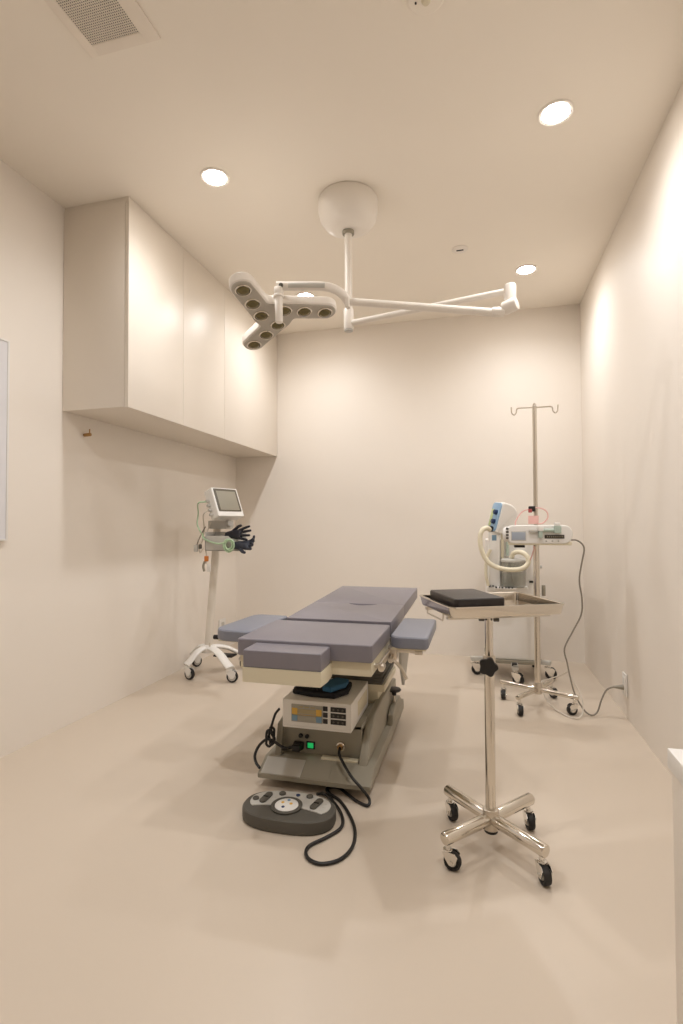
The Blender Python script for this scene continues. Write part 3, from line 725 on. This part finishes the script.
hose = [(0.070, 3.40, 0.965), (0.055, 3.36, 0.975), (0.028, 3.34, 0.965), (0.012, 3.33, 0.92), (0.02, 3.33, 0.84), (0.055, 3.33, 0.77), (0.11, 3.33, 0.735), (0.18, 3.325, 0.722), (0.25, 3.33, 0.728), (0.290, 3.34, 0.76), (0.288, 3.35, 0.80), (0.255, 3.37, 0.826), (0.215, 3.40, 0.82), (0.20, 3.42, 0.79)]
part('breathing_hose', MB().tube(hose, 0.0145, seg=14, smooth=9, ripple=0.05), M_HOSE)
part('return_hose', MB().tube([(0.075, 3.42, 0.84), (0.050, 3.42, 0.78), (0.046, 3.42, 0.68), (0.060, 3.42, 0.61)], 0.010, seg=10), M_HOSE)

# ------------------------------------------------------------------ monitor stand
t = thing('monitor_stand', 'white rolling stand with leaning column and arched legs by the left wall', 'stand', (-1.725, 3.19, 0))
feet = [(-1.835, 3.04), (-1.540, 3.045), (-1.945, 3.31), (-1.60, 3.36)]
hubc = Vector((-1.770, 3.19, 0.170))
for fx, fy in feet:
    d = Vector((fx, fy, 0))-Vector((hubc.x, hubc.y, 0))
    pts = [hubc+Vector((0, 0, 0.0)), hubc+d*0.25+Vector((0, 0, 0.006)), hubc+d*0.55+Vector((0, 0, -0.012)), hubc+d*0.85+Vector((0, 0, -0.052)), hubc+d*1.06+Vector((0, 0, -0.078))]
    part('leg', MB().tube(pts, 0.02, seg=14, smooth=5, flat=(0.014, 0.030)), M_WHITE)
for (fx, fy), yw in zip(feet, (-15, 10, 60, 80)):
    caster(t, fx, fy, math.radians(yw), 0.037, 0.024, 0.098, M_WHITE, 'mon')
part('hub', MB().lathe([(0, -0.03), (0.045, -0.025), (0.05, 0.0), (0.036, 0.022), (0, 0.03)], hubc), M_WHITE)
part('column', MB().tube([(-1.768, 3.19, 0.18), (-1.700, 3.19, 1.0)], 0.03, seg=16, smooth=1, flat=(0.022, 0.027)), M_COLUMN)
part('column_bolt', MB().cyl((-1.74, 3.16, 0.19), (-1.74, 3.155, 0.215), 0.006, seg=10), M_BRUSH)
part('cross_tray', MB().box((-1.76, 3.24, 0.10), (-1.62, 3.32, 0.112), 0.004), M_BLACK)
b = MB()
BX = (-1.705, 3.03, 0.835); BXX = (-1.475, 3.16, 0.955)
b.box((BX[0], BX[1], BX[2]), (BXX[0], BXX[1], BX[2]+0.006), 0.002)
b.box((BX[0], BX[1], BX[2]), (BXX[0], BX[1]+0.006, BXX[2]-0.025), 0.002); b.box((BX[0], BXX[1]-0.006, BX[2]), (BXX[0], BXX[1], BXX[2]), 0.002)
b.box((BX[0], BX[1], BX[2]), (BX[0]+0.006, BXX[1], BXX[2]), 0.002); b.box((BXX[0]-0.006, BX[1], BX[2]), (BXX[0], BXX[1], BXX[2]-0.05), 0.002)
part('basket', b, M_GREYLT, label='light grey accessory bin')
part('monitor_mount', MB().box((-1.735, 3.12, 0.975), (-1.60, 3.23, 1.030), 0.008).cyl((-1.61, 3.15, 1.0), (-1.57, 3.12, 1.012), 0.02, seg=14), M_GREYLT)

t = thing('patient_monitor', 'small white patient monitor with tilted grey screen on the left stand', 'monitor', (-1.625, 3.14, 1.026))
nh = Matrix.Rotation(math.radians(70), 3, 'Z') @ Vector((0, -1, 0))
xa = Vector((-nh.y, nh.x, 0))
ya = (Vector((0, 0, 1))*math.cos(math.radians(22)) - nh*math.sin(math.radians(22)))
Mm = frame((-1.578, 3.10, 1.150), xa, ya)
part('case', MB().prism(rrect(-0.112, -0.100, 0.112, 0.100, 0.010), -0.075, 0.0, 0.006, M=Mm, seg=3), M_WHITE)
bz = part('bezel', MB().prism(rrect(-0.098, -0.066, 0.098, 0.092, 0.006), -0.002, 0.003, 0.001, M=Mm), M_BEZEL)
obj('screen', MB().prism(rrect(-0.082, -0.058, 0.082, 0.076, 0.003), 0.002, 0.0042, 0.0005, M=Mm), M_SCREEN, bz, label='grey unlit screen')
for k in range(4):
    part('connector', MB().cyl(Mm @ Vector((-0.106, -0.07+k*0.032, -0.05)), Mm @ Vector((-0.135, -0.072+k*0.032, -0.052)), 0.009, seg=12), M_GREYLT)
t = thing('monitor_leads', 'pale sensor leads with clips hanging at the left of the monitor stand', 'cables', (-1.72, 3.12, 0.9))
def onmon(v): return Mm @ Vector(v)
p0 = onmon((-0.135, 0.02, -0.052)); p1 = onmon((-0.135, -0.04, -0.052))
part('lead', MB().tube([p0, p0+Vector((-0.05, -0.01, -0.01)), (-1.80, 3.11, 1.08), (-1.80, 3.10, 1.0), (-1.75, 3.08, 0.935), (-1.715, 3.06, 0.90)], 0.0045, seg=8), M_GREENTUBE)
part('lead', MB().tube([p1, p1+Vector((-0.03, -0.01, -0.03)), (-1.745, 3.09, 0.98), (-1.75, 3.08, 0.90), (-1.77, 3.07, 0.86), (-1.755, 3.06, 0.82), (-1.735, 3.06, 0.85)], 0.004, seg=8), M_WCABLE)
part('lead', MB().tube([(-1.70, 3.10, 1.02), (-1.712, 3.07, 0.95), (-1.712, 3.05, 0.86), (-1.702, 3.045, 0.80), (-1.706, 3.045, 0.75)], 0.004, seg=8), M_WCABLE)
part('lead', MB().tube([(-1.735, 3.09, 0.99), (-1.765, 3.07, 0.92), (-1.785, 3.06, 0.86)], 0.004, seg=8), M_GREYCABLE)
part('clip', MB().box((-1.80, 3.05, 0.825), (-1.772, 3.065, 0.87), 0.005), M_GREYLT)
part('clip', MB().box((-1.765, 3.05, 0.845), (-1.745, 3.065, 0.875), 0.005), M_GREYDK)
part('orange_clip', MB().box((-1.714, 3.035, 0.765), (-1.688, 3.05, 0.80), 0.004), M_ORANGE)
part('grey_clip', MB().tube([(-1.712, 3.04, 0.765), (-1.722, 3.04, 0.735), (-1.715, 3.04, 0.70)], 0.008, seg=8), M_GREYPAINT)
part('white_tag', MB().box((-1.698, 3.038, 0.70), (-1.668, 3.042, 0.75), 0.002), M_WHITE)

# green oxygen tube: a lead and a coil hung on the bin's front
t = thing('oxygen_tube', 'pale green coiled tube hanging over the front of the grey bin', 'tube', (-1.53, 3.02, 0.88))
part('tube_lead', MB().tube([(-1.735, 3.05, 0.945), (-1.715, 3.03, 0.915), (-1.66, 3.018, 0.893), (-1.60, 3.012, 0.882), (-1.555, 3.012, 0.888)], 0.0055, seg=8), M_GREENTUBE)
for k, (rr, dx, dz) in enumerate(((0.036, 0, 0), (0.030, 0.004, 0.003), (0.040, 0.010, -0.003), (0.026, 0.012, 0.002), (0.034, 0.022, 0.001))):
    lo = [(-1.535+dx+rr*0.9*math.cos(2*PI*q/14), 3.014-0.004*k, 0.873+dz+rr*math.sin(2*PI*q/14)) for q in range(15)]
    part('coil', MB().tube(lo, 0.0045, seg=8, smooth=3), M_GREENTUBE)

# gloves: skinned hands
def glove(name, label, verts, edges, radii, m):
    base = Vector(verts[0][:3])
    me = bpy.data.meshes.new(name)
    me.from_pydata([Vector(v)-base for v in verts], edges, [])
    o = bpy.data.objects.new(name, me)
    COL.objects.link(o)
    o.location = base
    sk = o.modifiers.new('skin', 'SKIN')
    sk.use_smooth_shade = True
    for i, r_ in enumerate(radii): me.skin_vertices[0].data[i].radius = r_ if isinstance(r_, tuple) else (r_, r_)
    me.skin_vertices[0].data[0].use_root = True
    ss = o.modifiers.new('sub', 'SUBSURF'); ss.levels = 1; ss.render_levels = 1
    bpy.context.view_layer.update()
    dg = bpy.context.evaluated_depsgraph_get()
    ev = bpy.data.meshes.new_from_object(o.evaluated_get(dg))
    o.modifiers.clear()
    o.data = ev
    ev.materials.clear(); ev.materials.append(m)
    for p_ in ev.polygons: p_.use_smooth = True
    return tag(o, label, 'glove')
def hand(base, d, side, up, curl=0.0, s=1.0):
    """cuff -> palm -> five fingers; d points along the fingers, side to the thumb"""
    d = Vector(d).normalized(); side = Vector(side); side = (side-d*side.dot(d)).normalized(); up = d.cross(side)
    if up.dot(Vector((0, 0, 1))) < -5: up = -up
    P = lambda a, b_, c_: Vector(base)+s*(d*a+side*b_+up*c_)
    V = [P(0, 0, 0), P(0.045, 0, 0), P(0.085, 0, 0), P(0.118, 0, 0.0)]
    R = [(0.020*s, 0.030*s), (0.018*s, 0.030*s), (0.014*s, 0.034*s), (0.012*s, 0.032*s)]
    R = [0.022*s, 0.024*s, 0.025*s, 0.022*s]
    E_ = [(0, 1), (1, 2), (2, 3)]
    for k, (b0, L) in enumerate(((0.026, 0.066), (0.009, 0.076), (-0.009, 0.070), (-0.026, 0.054))):
        i = len(V)
        spread = b0*0.35
        V += [P(0.128, b0, 0), P(0.128+L*0.5, b0+spread, -curl*L*0.35), P(0.128+L*(1-0.3*curl), b0+spread*1.7, -curl*L*0.9)]
        R += [0.0095*s, 0.0085*s, 0.0072*s]
        E_ += [(3, i), (i, i+1), (i+1, i+2)]
    i = len(V)
    V += [P(0.075, 0.030, 0), P(0.100, 0.050, -0.004), P(0.125, 0.056, -0.010)]
    R += [0.0115*s, 0.010*s, 0.008*s]
    E_ += [(1, i), (i, i+1), (i+1, i+2)]
    return [tuple(v) for v in V], E_, R
v_, e_, r_ = hand((-1.585, 3.07, 0.925), (0.93, -0.28, 0.13), (0.0, 0.25, 1.0), None, 0.15, 1.08)
glove('rubber_glove', 'upper black rubber glove with spread fingers, lying in the grey bin', v_, e_, r_, M_GLOVE)
v_, e_, r_ = hand((-1.525, 3.055, 0.872), (0.97, -0.22, 0.02), (0.1, -0.5, -0.8), None, 0.75, 1.08)
glove('rubber_glove', 'lower navy grey rubber glove with curled fingers, beside the green coil', v_, e_, r_, M_GLOVE2)

# ------------------------------------------------------------------ surgical ceiling lamp
t = thing('surgical_lamp', 'white ceiling-mounted surgical lamp with three-lobed head and jointed arm', 'lamp', (-0.603, 2.455, H))
LX, LY = -0.603, 2.455
part('ceiling_canopy', MB().lathe([(0, H-0.001), (0.140, H-0.001), (0.146, 2.59), (0.146, 2.535), (0.138, 2.50), (0.115, 2.468), (0.075, 2.448), (0.035, 2.442), (0, 2.441)], (LX, LY, 0), seg=40), M_LAMPW)
part('drop_collar', MB().cyl((LX, LY, 2.425), (LX, LY, 2.446), 0.029, bev=0.003), M_GREYPAINT)
part('drop_pole', MB().cyl((LX, LY, 2.05), (LX, LY, 2.44), 0.0185), M_LAMPW)
cl = part('swivel_collar', MB().cyl((LX, LY, 1.955), (LX, LY, 2.055), 0.024, bev=0.003), M_LAMPW)
obj('collar_cap', MB().cyl((LX, LY, 1.945), (LX, LY, 1.956), 0.021, bev=0.003), M_GREYLT, cl)
EP = Vector((0.141, 2.285, 0))
part('horizontal_arm', MB().cyl((LX+0.01, LY-0.003, 1.985), (EP.x, EP.y, 1.985), 0.0135, seg=18), M_LAMPW)
el = part('elbow', MB().cyl((EP.x, EP.y, 1.905), (EP.x, EP.y, 2.012), 0.0245, bev=0.006), M_LAMPW)
obj('elbow_joint', MB().cyl((EP.x-0.03, EP.y-0.02, 1.90), (EP.x+0.024, EP.y-0.045, 1.912), 0.028, bev=0.006), M_LAMPW, el)
part('spring_arm', MB().tube([(EP.x-0.02, EP.y-0.025, 1.893), (0.06, 2.255, 1.890), (-0.53, 2.262, 2.003), (-0.565, 2.262, 2.008)], 0.0165, seg=18, smooth=1), M_LAMPW)
part('spring_arm_sleeve', MB().cyl((0.115, 2.258, 1.888), (0.065, 2.255, 1.890), 0.020, bev=0.003), M_LAMPW)
bar = [(-0.548, 2.262, 1.990), (-0.562, 2.258, 2.012), (-0.582, 2.245, 2.038), (-0.612, 2.225, 2.055), (-0.660, 2.205, 2.064), (-0.74, 2.19, 2.068), (-0.83, 2.178, 2.073), (-0.868, 2.172, 2.075)]
yk = part('yoke_bar', MB().tube(bar, 0.02, seg=16, smooth=5, flat=(0.020, 0.010)), M_LAMPW)
obj('yoke_inlay', MB().tube([(-0.648, 2.196, 2.063), (-0.72, 2.182, 2.067), (-0.81, 2.170, 2.072)], 0.01, seg=12, smooth=3, flat=(0.011, 0.0025)), M_GREYLT, yk)
obj('yoke_bolt', MB().cyl((-0.846, 2.176, 2.074), (-0.842, 2.160, 2.073), 0.010, seg=14, bev=0.002), M_GREYDK, yk)
obj('yoke_end_plug', MB().box((-0.567, 2.235, 1.975), (-0.548, 2.27, 2.02), 0.004), M_LAMPW, yk)
HO = Vector((-0.9094, 2.2481, 1.9813))
Ml = frame(HO, (0.9479, 0.29, 0.1319), (-0.2531, 0.9409, -0.2271))
part('knuckle', MB().box((-0.872, 2.150, 2.030), (-0.838, 2.190, 2.066), 0.006), M_LAMPW)
part('knuckle_link', MB().tube([(-0.855, 2.170, 2.048), (-0.868, 2.195, 2.052), (-0.885, 2.225, 2.035)], 0.016, seg=12), M_LAMPW)
part('sterile_handle', MB().cyl((-0.852, 2.165, 1.905), (-0.856, 2.168, 2.035), 0.0165, 0.0185, bev=0.004), M_LAMPW)
part('handle_flange', MB().cyl((-0.8555, 2.168, 2.020), (-0.856, 2.168, 2.032), 0.024, bev=0.003), M_LAMPW)
LOBE = (0.0, 2*PI/3, 4*PI/3)
ROW = ((0.236, 0.0095), (0.140, -0.016), (0.050, -0.039))      # bulb row of one lobe, slightly pinwheeled
def trefoil(wid, core, k=0.035, n=216):
    def sdf(x, y):
        d = math.hypot(x, y)-core
        for L in LOBE:
            c_, s_ = math.cos(L), math.sin(L)
            px_, py_ = c_*x+s_*y, -s_*x+c_*y
            ax, ay, bx_, by = 0.03, -0.036, 0.238, 0.010
            h = max(0, min(1, ((px_-ax)*(bx_-ax)+(py_-ay)*(by-ay))/((bx_-ax)**2+(by-ay)**2)))
            e = math.hypot(px_-ax-h*(bx_-ax), py_-ay-h*(by-ay))-wid
            q = max(k-abs(d-e), 0)/k
            d = min(d, e)-q*q*k*0.25
        return d
    out = []
    for m in range(n):
        a = 2*PI*m/n
        lo, hi = 0.02, 0.40
        while hi > 0.02 and sdf(hi*math.cos(a), hi*math.sin(a)) > 0: hi -= 0.006
        lo, hi = hi, hi+0.006
        for _ in range(14):
            mid = (lo+hi)/2
            if sdf(mid*math.cos(a), mid*math.sin(a)) > 0: hi = mid
            else: lo = mid
        out.append((lo*math.cos(a), lo*math.sin(a)))
    return out
part('head_shell', MB().prism(trefoil(0.056, 0.085), -0.010, 0.034, 0.012, M=Ml, seg=3), M_LAMPW, label='white three-lobed lamp head shell')
part('head_underside', MB().prism(trefoil(0.049, 0.078), -0.0145, -0.009, 0.002, M=Ml), M_PLATEGREY)
for L in LOBE:
    for rx_, ry_ in ROW:
        x, y = rx_*math.cos(L)-ry_*math.sin(L), rx_*math.sin(L)+ry_*math.cos(L)
        q = part('bulb', MB().lathe([(0, -0.0295), (0.015, -0.0280), (0.026, -0.022), (0.0300, -0.0145)], (x, y, 0), M=Ml, seg=22), M_LENSOLIVE)
        obj('bulb_ring', MB().lathe([(0.0300, -0.012), (0.0300, -0.020), (0.0330, -0.0205), (0.0360, -0.018), (0.0370, -0.012)], (x, y, 0), M=Ml, seg=22), M_STEEL, q)

# ------------------------------------------------------------------ side cabinet at the right edge
t = thing('side_counter', 'beige cabinet with white top, cut by the right edge near the camera', 'counter', (0.505, 0.55, 0))
part('top', MB().box((0.275, 0.20, 0.632), (XR-0.002, 0.90, 0.661), 0.002), M_WHITE)
part('body', MB().box((0.2795, 0.21, 0.05), (XR-0.002, 0.895, 0.632), 0.002), M_CAB)
part('plinth', MB().box((0.31, 0.23, 0.0), (XR-0.002, 0.87, 0.05)), M_GREYPAINT)
